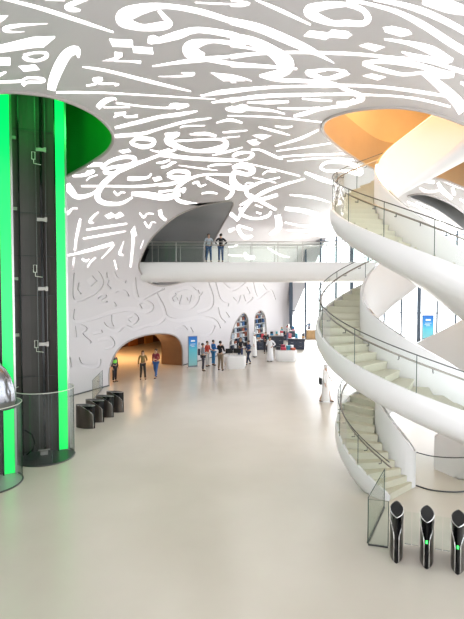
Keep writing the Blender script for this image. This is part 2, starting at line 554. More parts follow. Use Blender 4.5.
for par, cond in ((ceiling, lambda c: c.y >= 6), (wall_left, lambda c: c.y < 6)):
    mb = MB()
    for (a, b), fl in edges.items():
        if len(fl) != 2: continue
        l0, l1 = lev[fl[0]], lev[fl[1]]
        if l0 == l1 or max(l0, l1) < 1: continue
        if not cond(cv[a]): continue
        
        mb.mi = 0 if 1 in (l0, l1) else 1
        mb.add([pos[a]-nor[a]*dp(l0, cv[a].y), pos[b]-nor[b]*dp(l0, cv[b].y), pos[b]-nor[b]*dp(l1, cv[b].y), pos[a]-nor[a]*dp(l1, cv[a].y)], [(0, 1, 2, 3)])
    mb.build('letter_reveal', [M_side, M_relief], par)

# reveals of the openings
TR = [0]
def reveal(key, vec, m, cap=None, closed=True, rim=None, capm=None, zs=0):
    pts = [surf(*p) for p in OUT3[key]]; n = len(pts); mb = MB()
    vec = Vector(vec) if vec else Vector(); far = [p+vec if cap is None else (Vector((p.x, p.y, cap)) if closed else p+vec) for p in pts]
    K = n if closed else n-1
    for i in range(K):
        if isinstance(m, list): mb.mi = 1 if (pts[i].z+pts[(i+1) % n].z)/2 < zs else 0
        mb.add([pts[i], pts[(i+1) % n], far[(i+1) % n], far[i]], [(0, 1, 2, 3)])
    TR[0] += 1
    o = struct(mb.build('trim_%d' % TR[0], m, smooth=True))
    if capm:
        c = MB(); c.add(far, [list(range(n))]); c.build('end_panel', capm, o)
    if rim:
        r = MB(); r.tube(pts, rim, 6, closed); r.build('edge_trim', mat('rim_trim', (.42, .38, .36), .4), o, smooth=True)
    return o
NB = Vector((-NR.x, -NR.y, 0))
reveal('elevator', 0, M_green_lit, cap=12.6, rim=.05, capm=M_blackm)
reveal('stair', 0, mat('gold_panel_shaded', (.50, .33, .18), .35, noise=.12, nscale=1.2), cap=10.3, rim=.05)  # darker copy of the gold, so the tier above looks lit
cc = sum((surf(*p) for p in OUT3['stair']), Vector())/len(OUT3['stair'])
mb = MB(); low = [Vector((surf(*p).x, surf(*p).y, 10.3)) for p in OUT3['stair']]; inn = [p+(p-cc).normalized()*.15 for p in low]
for q in inn: q.z = 10.3
n = len(low)
for i in range(n):
    j = (i+1) % n; mb.add([low[i], low[j], inn[j], inn[i]], [(0, 1, 2, 3)]); mb.add([inn[i], inn[j], inn[j]+Vector((0, 0, 2.6)), inn[i]+Vector((0, 0, 2.6))], [(0, 1, 2, 3)])
o = struct(mb.build('trim_30', M_gold, smooth=True)); c = MB(); c.add([p+Vector((0, 0, 2.6)) for p in inn], [list(range(n))]); c.build('end_panel', M_white, o)
reveal('lens', 0, M_grey, cap=12.2, rim=.05, capm=M_grey)
reveal('bridge', NB*5, [M_grey, M_white], zs=6.2, rim=.05, capm=M_dsteel)  # white on the lower faces paints in the glow below the deck
reveal('arch1', NB*1.6, M_wood, closed=False, rim=.05)
reveal('arch2', NB*.14, M_white, closed=False, rim=.06)
reveal('arch3', NB*.14, M_white, closed=False, rim=.06)
# ------------------------------------------------------------------ room
def sd(s, d, z=0.0):
    p = P0+DR*s+NR*d; return Vector((p.x, p.y, z))
AZ = math.atan2(DR.y, DR.x)          # local x along the wall
def floor_material():
    m = bpy.data.materials.new('polished_floor'); m.use_nodes = True; nt = m.node_tree; b = nt.nodes['Principled BSDF']
    tc = nt.nodes.new('ShaderNodeTexCoord'); n = nt.nodes.new('ShaderNodeTexNoise'); n.inputs['Scale'].default_value = .35; n.inputs['Detail'].default_value = 6
    n2 = nt.nodes.new('ShaderNodeTexNoise'); n2.inputs['Scale'].default_value = 25; n2.inputs['Detail'].default_value = 3
    nt.links.new(tc.outputs['Object'], n.inputs['Vector']); nt.links.new(tc.outputs['Object'], n2.inputs['Vector'])
    r = nt.nodes.new('ShaderNodeValToRGB'); r.color_ramp.elements[0].position = .3; r.color_ramp.elements[1].position = .7
    r.color_ramp.elements[0].color = (.62, .57, .495, 1); r.color_ramp.elements[1].color = (.69, .64, .565, 1)
    nt.links.new(n.outputs['Fac'], r.inputs[0]); nt.links.new(r.outputs[0], b.inputs['Base Color'])
    mr = nt.nodes.new('ShaderNodeMapRange'); mr.inputs[3].default_value = .16; mr.inputs[4].default_value = .28
    nt.links.new(n2.outputs['Fac'], mr.inputs[0]); nt.links.new(mr.outputs[0], b.inputs['Roughness'])
    return m
M_floor = floor_material()
fl = MB(); fl.add([(-40, -6, 0), (60, -6, 0), (60, 90, 0), (-40, 90, 0)], [(0, 1, 2, 3)])
struct(fl.build('floor', M_floor))
# skirting line along the left wall between the openings
def arch_s(k): return OUT3[k][0][0], OUT3[k][-1][0]
a1, a2, a3 = arch_s('arch1'), arch_s('arch2'), arch_s('arch3')
bb = MB()
for s0, s1 in ((-24, a1[0]), (a1[1], a2[0]), (a2[1], a3[0]), (a3[1], S1)):
    bb.box(sd((s0+s1)/2, .02, .03), (s1-s0, .04, .06), AZ)
struct(bb.build('baseboard_left', M_dsteel))
# end facade and right facade: glazed
def facade(name, s0, d0, s1, d1, h, step, ncross):
    a = sd(s0, d0); b = sd(s1, d1); L = (b-a).length; u = (b-a)/L; rz = math.atan2(u.y, u.x)
    g = MB(); g.add([a, b, b+Vector((0, 0, h)), a+Vector((0, 0, h))], [(0, 1, 2, 3)])
    w = struct(g.build(name, M_win))
    fr = MB(); k = 0.0; i = 0
    while k <= L:
        wd = .34 if i % 4 == 0 else .16
        fr.box(a+u*k+Vector((0, 0, h/2)), (wd, .2, h), rz); k += step; i += 1
    for z in ncross: fr.box((a+b)/2+Vector((0, 0, z)), (L, .12, .08), rz)
    fr.build('window_frame', mat('mullion', (.07, .10, .14), .5, .0), w)
    return w
facade('window_1', S1-.3, 1.0, S1-.3, 33, 10.9, 1.6, (3.0, 6.6, 10.3))
facade('window_2', S1-.3, 33, -24, 33, 9.0, 2.6, (3.0, 6.6))
# warm room behind the first archway
mb = MB()
def wallseg(mb, A, B, z0, z1, t=.15):
    a = sd(*A); b = sd(*B); c = (a+b)/2; L = (b-a).length; rz = math.atan2((b-a).y, (b-a).x)
    mb.box((c.x, c.y, (z0+z1)/2), (L, t, z1-z0), rz)
RB = -1.7
wallseg(mb, (-4, -10.5), (24, -10.5), 0, 3.6); wallseg(mb, (-4, RB), (-4, -10.5), 0, 3.6)
wallseg(mb, (24, RB), (24, -10.5), 0, 3.6)
struct(mb.build('wall_lounge', mat('lounge_wall', (.16, .07, .03), .4, noise=.2, nscale=2)))
mb = MB()
for i, s_ in enumerate([0.5, 3.0, 5.2, 7.0, 9.2, 11.0, 13.5, 16, 18.5, 21]):
    mb.mi = i % 2; mb.box(sd(s_, -10.3, 1.7), (1.3, .12, 3.4), AZ)
struct(mb.build('trim_20', [mat('lounge_panel_a', (.42, .15, .04), .35), mat('lounge_panel_b', (.55, .25, .06), .35)]))
mb = MB(); c = sd(10, -6.1, 3.65); mb.box(c, (28, 8.8, .1), AZ)
struct(mb.build('ceiling_lounge', mat('lounge_ceiling', (.08, .05, .03), .6)))
mb = MB(); wallseg(mb, (-4, RB+.05), (a1[0]-.3, RB+.05), 0, 3.6); wallseg(mb, (a1[1]+.05, RB+.05), (24, RB+.05), 0, 3.6)
wallseg(mb, (a1[0]-.3, RB+.05), (a1[1]+.05, RB+.05), 2.5, 3.6)
struct(mb.build('trim_21', M_wood))
def area(name, loc, size, power, col, rot=(0, 0, 0), sy=None):
    l = bpy.data.lights.new(name, 'AREA'); l.energy = power; l.color = col; l.size = size
    if sy: l.shape = 'RECTANGLE'; l.size_y = sy
    o = bpy.data.objects.new(name, l); o.location = loc; o.rotation_euler = rot; COL.objects.link(o); return o
def point(name, loc, power, col, r=.15):
    l = bpy.data.lights.new(name, 'POINT'); l.energy = power; l.color = col; l.shadow_soft_size = r
    o = bpy.data.objects.new(name, l); o.location = loc; COL.objects.link(o); return o
area('lounge_light', sd(9, -7.8, 3.5), 6, 420, (1, .55, .22), (0, 0, AZ), 3)
area('passage_light', sd(a1[1]+1.5, -4.2, 3.4), 1.6, 120, (1, .6, .28), (0, 0, AZ))
q = hit(165, 283)+NB*1.3
area('cove_light', (q.x, q.y, 5.62), .9, 30, (1, .98, .95), (0, 0, AZ))
# wells in the ceiling
area('stair_well_light', (5.2, 12.6, 12.7), 4.5, 260, (1, .74, .42))
point('elevator_well_light', (-5.6, 12.3, 11.2), 60, (.05, 1, .15), .4)
point('elevator_well_light', (-4.3, 12.2, 10.8), 45, (.05, 1, .15), .3)
l = bpy.data.lights.new('sun', 'SUN'); l.energy = 7; l.angle = math.radians(12); l.color = (1, .985, .96)
o = bpy.data.objects.new('sun', l); COL.objects.link(o); o.rotation_euler = Vector((-.22, -.86, -.46)).to_track_quat('-Z', 'Y').to_euler()
# ------------------------------------------------------------------ camera, world
cam = bpy.data.cameras.new('camera'); cam.sensor_fit = 'VERTICAL'; cam.sensor_height = 36; cam.lens = F/619*36
cam.clip_end = 300
co = bpy.data.objects.new('camera', cam); COL.objects.link(co); co.location = (0, 0, HC); co.rotation_euler = (PI/2-PITCH, 0, 0)
S.camera = co
w = bpy.data.worlds.new('daylight'); S.world = w; w.use_nodes = True
bg = w.node_tree.nodes['Background']; bg.inputs[0].default_value = (.93, .97, 1.0, 1); bg.inputs[1].default_value = 2.2
S.view_settings.view_transform = 'Standard'; S.view_settings.look = 'None'; S.view_settings.gamma = 1
S.view_settings.use_curve_mapping = False; S.view_settings.exposure = .88
# ------------------------------------------------------------------ double spiral staircase
CX, CY, PT = 4.86, 12.02, 6.19
FLARE = [0.0]
def RO(z): return 1.78+1.39*math.exp(-((z-2.575)/2.4)**2)+.71*(z-4.4)/4+FLARE[0]*max(0, 1-z/2.2)**2
def RI(z): return RO(z)-1.07-.04
def pol(ph, r, z):
    a = math.radians(ph); return Vector((CX-r*math.sin(a), CY-r*math.cos(a), z))
def sweep(prof, ph0, ph1, zf, step=4, closed=True, zmin=0.0, zmax=99):
    mb = MB(); n = int((ph1-ph0)/step)+1; rows = []
    for i in range(n+1):
        ph = ph0+(ph1-ph0)*i/n; z = zf(ph); ro, ri = RO(z), RI(z)
        rows.append([pol(ph, (ro if q[0] == 'o' else ri)+q[1], min(zmax, max(zmin, z+q[2]))) for q in prof])
    k = len(prof); o = 0
    for r in rows: mb.v += [tuple(p) for p in r]
    for i in range(n):
        for j in range(k if closed else k-1):
            mb.f.append([i*k+j, i*k+(j+1) % k, (i+1)*k+(j+1) % k, (i+1)*k+j]); mb.m.append(0)
    if closed:
        mb.f.append(list(range(k))); mb.f.append([n*k+j for j in range(k)]); mb.m += [0, 0]
    return mb
RISE = .17; DPH = 360*RISE/PT
def strand(label, ph0, zend):
    t = thing('spiral_stair_flight', label, 'staircase', (CX, CY, 0), 0, 'intertwined spiral stair flights')
    T = Vector((CX, CY, 0))
    zf = lambda ph: (ph-ph0)/360*PT
    ph1 = ph0+zend/PT*360
    def fix(o): o.location = -T; return o
    hull = [('o', 0, .13), ('o', .03, 0), ('o', .03, -.14), ('o', .0, -.28), ('o', -.08, -.42), ('o', -.22, -.52), ('o', -.45, -.60),
            ('i', .30, -.66), ('i', .05, -.66), ('i', -.06, -.60), ('i', -.11, -.50), ('i', -.11, -.14), ('o', -.07, -.14), ('o', -.07, .13)]
    fix(sweep(hull, ph0, ph1, zf).build('stringer', M_white, t, smooth=True))
    par = [('i', -.12, -.45), ('i', -.12, .93), ('i', -.10, .96), ('i', -.02, .96), ('i', .0, .93), ('i', .0, -.16)]
    p = fix(sweep(par, ph0-1, ph1, zf).build('inner_parapet', M_white, t, smooth=True))
    fix(sweep([('i', -.09, .962), ('i', -.09, .975), ('i', -.03, .975), ('i', -.03, .962)], ph0-1, ph1, zf).build('parapet_cap', M_chrome, t, smooth=True))
    n = int(zend/RISE)
    for k in range(n):
        z = (k+1)*RISE; a = ph0+k*DPH; b = a+DPH+.4; mb = MB(); zz = (k+.5)*RISE; ro = RO(zz)-.075; ri = RI(zz)+.005
        A = [pol(a-.5, ri, 0), pol(a-.5, ro, 0), pol((a+b)/2, ro, 0), pol(b, ro, 0), pol(b, ri, 0), pol((a+b)/2, ri, 0)]
        mb.prism([(q.x, q.y) for q in A], z-.03, z)
        A = [pol(a, ri, 0), pol(a, ro, 0), pol((a+b)/2, ro, 0), pol(b, ro, 0), pol(b, ri, 0), pol((a+b)/2, ri, 0)]
        mb.prism([(q.x, q.y) for q in A], max(0, z-.38), z-.03)
        fix(mb.build('step', M_step, t))
    # glass guard panels, cap rail and wall-hung handrail
    ga = ph0+3; seg = 27.0
    gh = .90
    while ga < ph1-2:
        gb = min(ga+seg-.5, ph1)
        g = sweep([('o', -.035, .05), ('o', -.035, gh)], ga, gb, zf, closed=False)
        gp = fix(g.build('glass_panel', M_glass, t, smooth=True))
        e = MB(); e.tube([pol(gb+.25, RO(zf(gb))-.035, zf(gb)+.1), pol(gb+.25, RO(zf(gb))-.035, zf(gb)+gh)], .009, 5); e.build('panel_joint', M_edge, gp)
        ga += seg
    def rail(off, h, r, nm, m):
        nn = int((ph1-ph0)/4); pts = [pol(ph0+1+(ph1-ph0-1)*i/nn, RO(zf(ph0+(ph1-ph0)*i/nn))+off, zf(ph0+1+(ph1-ph0-1)*i/nn)+h) for i in range(nn+1)]
        mb = MB(); mb.tube(pts, r, 7); return fix(mb.build(nm, m, t, smooth=True))
    rail(-.035, gh, .012, 'glass_cap', M_dsteel)
    h = rail(-.12, .74, .021, 'handrail', mat('handrail_steel', (.30, .27, .24), .3, .9))
    q = ph0+10
    while q < ph1:
        z = zf(q); mb = MB(); mb.tube([pol(q, RO(z)-.035, z+.66), pol(q, RO(z)-.12, z+.66), pol(q, RO(z)-.12, z+.74)], .012, 5); q += 13.5; mb.build('rail_bracket', M_dsteel, h)
    return t
strand('white spiral flight whose foot stands behind the black speed gates', 49.5, 10.3)
FLARE[0] = 1.15
strand('white spiral flight starting at the far side of the stairwell, its foot hidden', 218.9, 5.95)
FLARE[0] = 0.0
# glass arc on the floor inside the stairs
g = thing('curved_glass_barrier', 'low curved glass barrier on the floor inside the spiral stairs', 'barrier', (CX, CY, 0))
pts = [at_z(*q) for q in catmull([[416,486],[430,490.3],[447,492.3],[464,492],[485,487],[500,478]], 5)]
mb = MB()
for a, b in zip(pts, pts[1:]): mb.add([a, b, b+Vector((0, 0, .88)), a+Vector((0, 0, .88))], [(0, 1, 2, 3)])
o = mb.build('glass_panel', M_glass, g, smooth=True); o.location = (-CX, -CY, 0)
mb = MB(); mb.tube([p+Vector((0, 0, .88)) for p in pts], .014, 6); o = mb.build('top_rail', M_dsteel, g, smooth=True); o.location = (-CX, -CY, 0)
mb = MB(); mb.tube([p+Vector((0, 0, .015)) for p in pts], .02, 6); o = mb.build('floor_channel', M_dsteel, g, smooth=True); o.location = (-CX, -CY, 0)
def flat_glass(label, A, B, h=.92, group=None, z0=0.03, ch=True):
    A, B = Vector(A), Vector(B); c = (A+B)/2; d = B-A; L = d.length; rz = math.atan2(d.y, d.x)
    t = thing('glass_screen', label, 'glass screen', (c.x, c.y, 0), rz, group)
    mb = MB(); mb.box((0, 0, (h+z0)/2), (L, .012, h-z0)); mb.build('glass_panel', M_glass, t)
    mb = MB()
    mb.tube([(-L/2, 0, z0), (-L/2, 0, h), (L/2, 0, h), (L/2, 0, z0)], .008, 5)
    mb.build('edge_line', M_edge, t)
    mb = MB(); mb.box((0, 0, .0125), (L, .035, .025)); mb.build('floor_channel', M_dsteel, t)
    return t
c1 = at_z(368, 545); c2 = at_z(388, 547.7); c3 = at_z(388, 506)
flat_glass('front glass screen between the stair foot and the nearest black speed gate', (c1.x, c1.y, 0), (c2.x, c2.y, 0))
flat_glass('side glass screen running back from the corner to the stair foot', (c1.x+.01, c1.y+.06, 0), (c3.x-.12, c3.y-.1, 0))
# ------------------------------------------------------------------ speed gates
def make_gate(led=True, L=.74, W=.24, H=.86, label='', group=''):
    t = thing('speed_gate', label, 'turnstile', (0, 0, 0), 0, group)
    # nose at local y=-L/2 (towards the visitor), lens shaped plan
    N = 14; zs = [0, .04, .2, .35, .45, .52, .6, .68, .76, .82, H-.015, H]
    def half(y): u = y/(L/2); return W/2*(1-u*u)**.75 if abs(u) < 1 else 0
    ys = [-L/2*math.cos(PI*i/N) for i in range(N+1)]
    ring = [(half(y), y) for y in ys]+[(-half(y), y) for y in ys[::-1][1:-1]]
    K = len(ring); mb = MB()
    def vdepth(z): return .03 if z < .45 else .03+(L*.62)*((z-.45)/(H-.45))**1.7
    for i, z in enumerate(zs):
        sc = 1 if z < H else .97
        mb.v += [(x*sc, y*sc, z) for x, y in ring]
    for i in range(len(zs)-1):
        zc = (zs[i]+zs[i+1])/2
        for k in range(K):
            k2 = (k+1) % K; yc = (ring[k][1]+ring[k2][1])/2
            mb.f.append([i*K+k, i*K+k2, (i+1)*K+k2, (i+1)*K+k]); mb.m.append(1 if yc+L/2 < vdepth(zc) else 0)
    mb.build('body', [mat('gate_metal', (.085, .072, .062), .32, .7), M_black], t)
    mb = MB(); top = [(x*.94, y*.96) for x, y in ring]; mb.prism(top, H-.004, H+.006); mb.build('top_panel', mat('gate_top_black', (.006, .006, .007), .45, spec=.12), t)
    mb = MB(); mb.tube([(x, y, H) for x, y in ring], .008, 5, True)
    tr = mat('bright_trim', (.75, .74, .72), .25, .7)
    mb.build('top_trim', tr, t)
    for sg in (-1, 1):
        mb = MB(); p = []
        for j in range(9):
            z = .02+(H-.02)*j/8; y = -L/2+max(.045, vdepth(z)*.96); y = min(y, .1)
            p.append((sg*(half(y)+.004), y, z))
        mb.tube(p, .008, 5); mb.build('side_trim', tr, t)
    if led:
        mb = MB(); mb.box((0, -L/2-.002, .50), (.03, .02, .05)); mb.build('status_light', M_ledg, t)
    return t
def rzto(d): return math.atan2(d[1], d[0])-(-PI/2)     # local -y along d
g0 = make_gate(True, label='x', group='speed gates beside the staircase')
fw = Vector((-.36, -.93)).normalized()
gp = [((395.6, 563.5), 'black speed gate next to the corner glass screen, leftmost of the front three'),
      ((427, 569.5), 'middle one of the three front black speed gates with green light'),
      ((459.5, 575.5), 'black speed gate at the right edge of the picture')]
gpos = []
for i, (px, lb) in enumerate(gp):
    t = g0 if i == 0 else copy_tree(g0)
    n = at_z(*px); c = Vector((n.x, n.y))-fw*.37
    t.location = (c.x, c.y, 0); t.rotation_euler = (0, 0, rzto((-n.x, -n.y))); t['label'] = lb; gpos.append(c)
for ch in list(g0.children):
    if ch.name.startswith('status_light'): bpy.data.objects.remove(ch)
for i in range(2):
    a, b = gpos[i], gpos[i+1]; d = (b-a).normalized()
    nm = ['between the first and second front gates', 'between the second and third front gates'][i]
    for j, (q0, q1) in enumerate(((.145, .262), (.278, .395))):
        A = a+d*q0; B = a+d*q1; c = (A+B)/2
        t = thing('gate_wing', 'clear glass gate wing %s, %s of the pair' % (nm, ('left', 'right')[j]), 'gate wing', (c.x, c.y, 0), math.atan2(d.y, d.x), 'glass wings between the front gates')
        mb = MB(); mb.box((0, 0, .53), (q1-q0, .012, .62)); mb.build('glass_panel', M_glass, t)
        mb = MB(); mb.box((0, 0, .215), (q1-q0, .02, .012)); mb.build('lower_edge', mat('bright_trim', (.75,.74,.72)), t)
# four gates by the left wall, seen side on
g1 = make_gate(False, L=.80, W=.30, H=.84, label='x', group='speed gates by the left wall')
lp = [((84.5, 428.5), 'dark speed gate by the left wall, nearest of the row of four'), ((94, 422.2), 'second dark speed gate from the front in the row by the left wall'),
      ((104, 417.3), 'third dark speed gate from the front in the row by the left wall'), ((114.5, 412.3), 'dark speed gate by the left wall, farthest of the row of four')]
lpos = []
for i, (px, lb) in enumerate(lp):
    t = g1 if i == 0 else copy_tree(g1)
    n = at_z(*px); t.location = (n.x, n.y+.12, 0); t.rotation_euler = (0, 0, rzto((.95, -.25))); t['label'] = lb; lpos.append(n)
A = at_z(92.5, 401); B = at_z(109.5, 386.8)
flat_glass('glass screen standing against the left wall behind the row of gates', (A.x, A.y, 0), (B.x-.25, B.y-.4, 0), .95)
# ------------------------------------------------------------------ glass elevators
def make_elevator(label):
    t = thing('glass_elevator', label, 'elevator', (0, 0, 0), 0, 'round glass elevators')
    H = 12.4
    mb = MB()
    n = 8; pts = [(-.80+1.18*i/n, .42+.12*math.sin(PI*i/n)) for i in range(n+1)]
    for i in range(n):
        a, b = pts[i], pts[i+1]; mb.add([(a[0], a[1], .02), (b[0], b[1], .02), (b[0], b[1], H), (a[0], a[1], H), (a[0], a[1]+.06, .02), (b[0], b[1]+.06, .02), (b[0], b[1]+.06, H), (a[0], a[1]+.06, H)], [(0,1,2,3), (7,6,5,4), (0,3,7,4), (1,5,6,2)])
    mb.build('shaft_panel', mat('shaft_panel', (.05, .036, .034), .45, .1, noise=.3, nscale=.8), t)
    for z in (2.4, 4.9, 6.1, 7.4, 9.9): mb = MB(); mb.box((-.2, .40, z), (1.14, .012, .02)); mb.build('panel_seam', M_blackm, t)
    for x, wd, nm, m in ((.0, .07, 'guide_rail', M_black), (-.62, .04, 'guide_rail', M_black), (.12, .015, 'guide_cable', M_dsteel), (-.15, .015, 'guide_cable', M_dsteel)):
        mb = MB(); mb.box((x, .34, H/2), (wd, .07, H)); mb.build(nm, m, t)
    for z in (3.4, 5.1, 7.2, 9.3):
        mb = MB(); mb.box((0, .30, z), (.26, .06, .10)); mb.box((.12, .28, z), (.07, .08, .14)); mb.build('rail_bracket', mat('bracket_metal', (.35, .32, .30), .4, .6), t)
        mb = MB(); mb.box((-.74, .36, z+.3), (.12, .06, .09)); mb.build('wall_bracket', mat('bracket_metal', (.35, .32, .30)), t)
    for z in (3.3, 5.6, 9.0):
        mb = MB(); mb.tube([(-.25, .30, z), (-.25, .30, z+.22), (-.16, .30, z+.22), (-.16, .30, z), (-.25, .30, z)], .014, 5)
        mb.tube([(-.2, .30, z), (-.2, .30, z-.12), (.0, .30, z-.15)], .012, 5); mb.build('cable_hook', mat('pale_metal', (.7, .68, .62), .4), t)
    mb = MB(); mb.box((.545, .40, H/2+.02), (.26, .06, H-.04)); mb.build('green_light_panel', M_led, t)
    for x, w_ in ((.395, .035), (.71, .05), (-.84, .06)):
        mb = MB(); mb.box((x, .40, H/2), (w_, .12, H)); mb.build('edge_frame', M_steel if x != .395 else M_black, t)
    mb = MB(); mb.lathe((0, 0, 0), [(0.001, .012), (.84, .012), (.84, .0)], 40); mb.build('pit_floor', mat('pit_floor', (.035, .035, .04), .35), t)
    mb = MB(); mb.lathe((0, 0, 0), [(.86, .02), (.86, 2.1)], 56); mb.build('glass_cylinder', M_glassc, t, smooth=True)
    mb = MB(); ring = [(.86*math.cos(q*PI/28), .86*math.sin(q*PI/28)) for q in range(56)]
    mb.tube([(x, y, 2.1) for x, y in ring], .012, 6, True); mb.build('top_rim', mat('pale_metal', (.7,.68,.62)), t)
    mb = MB(); mb.tube([(x, y, .02) for x, y in ring], .022, 6, True); mb.build('base_ring', M_dsteel, t)
    for q in (-PI/2+.25, .2):
        mb = MB(); mb.box((.86*math.cos(q), .86*math.sin(q), 1.05), (.012, .012, 2.06)); mb.build('glass_joint', M_edge, t)
    return t
e = make_elevator('round glass elevator with dark shaft and black pit beside the left wall gates')
p = at_z(45, 456.5); e.location = (p.x, p.y, 0); e.rotation_euler = (0, 0, math.radians(21))
mb = MB(); mb.tube([(-.55+.0, -.1, .9), (-.35, -.12, .75), (-.28, -.15, .5), (-.33, -.15, .3), (-.5, -.1, .15)], .02, 6); mb.build('hanging_cable', M_black, e)
mb = MB(); mb.box((-.02, .22, .06), (.22, .2, .1)); mb.box((-.02, .22, .14), (.34, .03, .03)); mb.build('buffer', mat('bracket_metal', (.3,.3,.3)), e)
e2 = copy_tree(e); e2['label'] = 'round glass elevator cut by the left edge, chrome cab dome showing'
e2.location = (-6.40, 12.1, 0); e2.rotation_euler = (0, 0, math.radians(26))
for ch in list(e2.children):
    if ch.name.startswith(('pit_floor',)):
        ch.data = ch.data.copy(); ch.data.materials[0] = mat('pit_floor_light', (.6, .6, .6), .3)
    if ch.name.startswith(('hanging', 'buffer')): bpy.data.objects.remove(ch)
mb = MB(); mb.lathe((0, 0, 1.95), [(.001, 0), (.66, 0), (.72, .06), (.73, .25), (.70, .5), (.62, .8), (.5, 1.05), (.32, 1.25), (.14, 1.35), (.001, 1.37)], 40, sx=1, sy=.5)
cab = mb.build('elevator_cab', mat('dark_chrome', (.30, .30, .32), .12, 1), e2, smooth=True); cab.location = (0, -.12, 0)
mb = MB(); mb.lathe((0, 0, 1.95), [(.735, .02), (.745, .05), (.735, .08)], 40, sx=1, sy=.5); c = mb.build('cab_trim', M_dsteel, cab)
# ------------------------------------------------------------------ footbridge
YB = 26.5; ZB = HC+ray(232, 262).z*YB; ZL = HC+ray(232, 281.5).z*YB
b = thing('footbridge', 'white footbridge crossing the hall in front of the lettered wall', 'bridge', (4, YB+1.2, 0))
xl = at_y(141, 270, YB).x
mb = MB(); T = Vector((4, YB+1.2, 0))
prof = [(-1.15, ZB), (-1.2, ZB-.04), (-1.2, ZB-.5), (-1.14, ZL+.25), (-1.0, ZL+.08), (-.8, ZL), (.9, ZL), (1.1, ZL+.1), (1.2, ZB-.4), (1.2, ZB)]
xs = [xl-4, -1.5, 2, 6, 10, 20]
def xoff(y): return 0
n = len(prof)
for i, x in enumerate(xs):
    for (y, z) in prof:
        xx = x
        mb.v.append((xx-4, y, z))
for i in range(len(xs)-1):
    for j in range(n): mb.f.append([i*n+j, i*n+(j+1) % n, (i+1)*n+(j+1) % n, (i+1)*n+j]); mb.m.append(0)
mb.f.append(list(range(n))); mb.f.append([(len(xs)-1)*n+j for j in range(n)]); mb.m += [0, 0]
mb.build('deck', M_white, b, smooth=True)
for yy in (-1.1, 1.1):
    mb = MB(); mb.box((7.5+(xl+20)/2-4-7.5, yy, ZB+.55), (20-xl, .014, 1.1)); mb.build('glass_panel', M_glass, b)
    mb = MB(); mb.tube([(xl-4, yy, ZB+1.14), (16, yy, ZB+1.14)], .028, 7); mb.tube([(xl-4, yy+(.07 if yy < 0 else -.07), ZB+1.0), (16, yy+(.07 if yy < 0 else -.07), ZB+1.0)], .018, 7); mb.build('handrail', M_steel, b, smooth=True)
    for px in (152, 176, 204, 228, 252, 278, 303, 327, 350, 376, 402, 428, 454):
        x = at_y(px, 262, YB).x; mb = MB(); mb.box((x-4, yy, ZB+.56), (.035, .05, 1.12)); mb.build('railing_post', M_steel, b)
# ------------------------------------------------------------------ people
def skin(name, V, E, m, parent, root, sub=1, mats=None):
    keys = list(V); me = bpy.data.meshes.new(name)
    me.from_pydata([V[k][0] for k in keys], [(keys.index(a), keys.index(b)) for a, b in E], [])
    o = bpy.data.objects.new(name, me); COL.objects.link(o)
    md = o.modifiers.new('skin', 'SKIN'); md.use_smooth_shade = True
    for i, k in enumerate(keys):
        sv = me.skin_vertices[0].data[i]; r = V[k][1]; sv.radius = r if isinstance(r, tuple) else (r, r); sv.use_root = (k == root)
    if sub: sm = o.modifiers.new('sub', 'SUBSURF'); sm.levels = sub; sm.render_levels = sub
    dg = bpy.context.evaluated_depsgraph_get(); nm = bpy.data.meshes.new_from_object(o.evaluated_get(dg))
    nm.materials.clear(); nm.materials.append(m); nm.shade_smooth()
    bpy.data.objects.remove(o); nm.name = name
    o = bpy.data.objects.new(name, nm); COL.objects.link(o); o.parent = parent
    return o
SK = [mat('skin_tan', (.50, .30, .20), .5), mat('skin_light', (.66, .43, .32), .5), mat('skin_brown', (.33, .19, .12), .5)]
def cloth(col): return mat('cloth_%d_%d_%d' % tuple(int(c*255) for c in col), col, .8)
ARM = {'down': ((.25, .02, 1.13), (.26, -.05, .88)), 'hip': ((.36, .08, 1.18), (.20, -.06, 1.04)), 'front': ((.24, -.02, 1.14), (.14, -.26, 1.12)),
       'up': ((.22, -.10, 1.17), (.08, -.24, 1.36)), 'rail': ((.27, -.10, 1.16), (.28, -.36, 1.13)), 'swing': ((.26, .10, 1.14), (.25, .04, .90)), 'swingf': ((.25, -.08, 1.13), (.22, -.24, .95))}
LEG = {'stand': (((.10, 0, .49), (.11, .02, .09)), ((-.10, 0, .49), (-.11, .02, .09))),
       'relax': (((.11, -.04, .49), (.13, .0, .09)), ((-.11, .0, .49), (-.14, .04, .09))),
       'walk': (((.09, -.12, .50), (.09, -.20, .09)), ((-.09, .04, .49), (-.09, .24, .11)))}
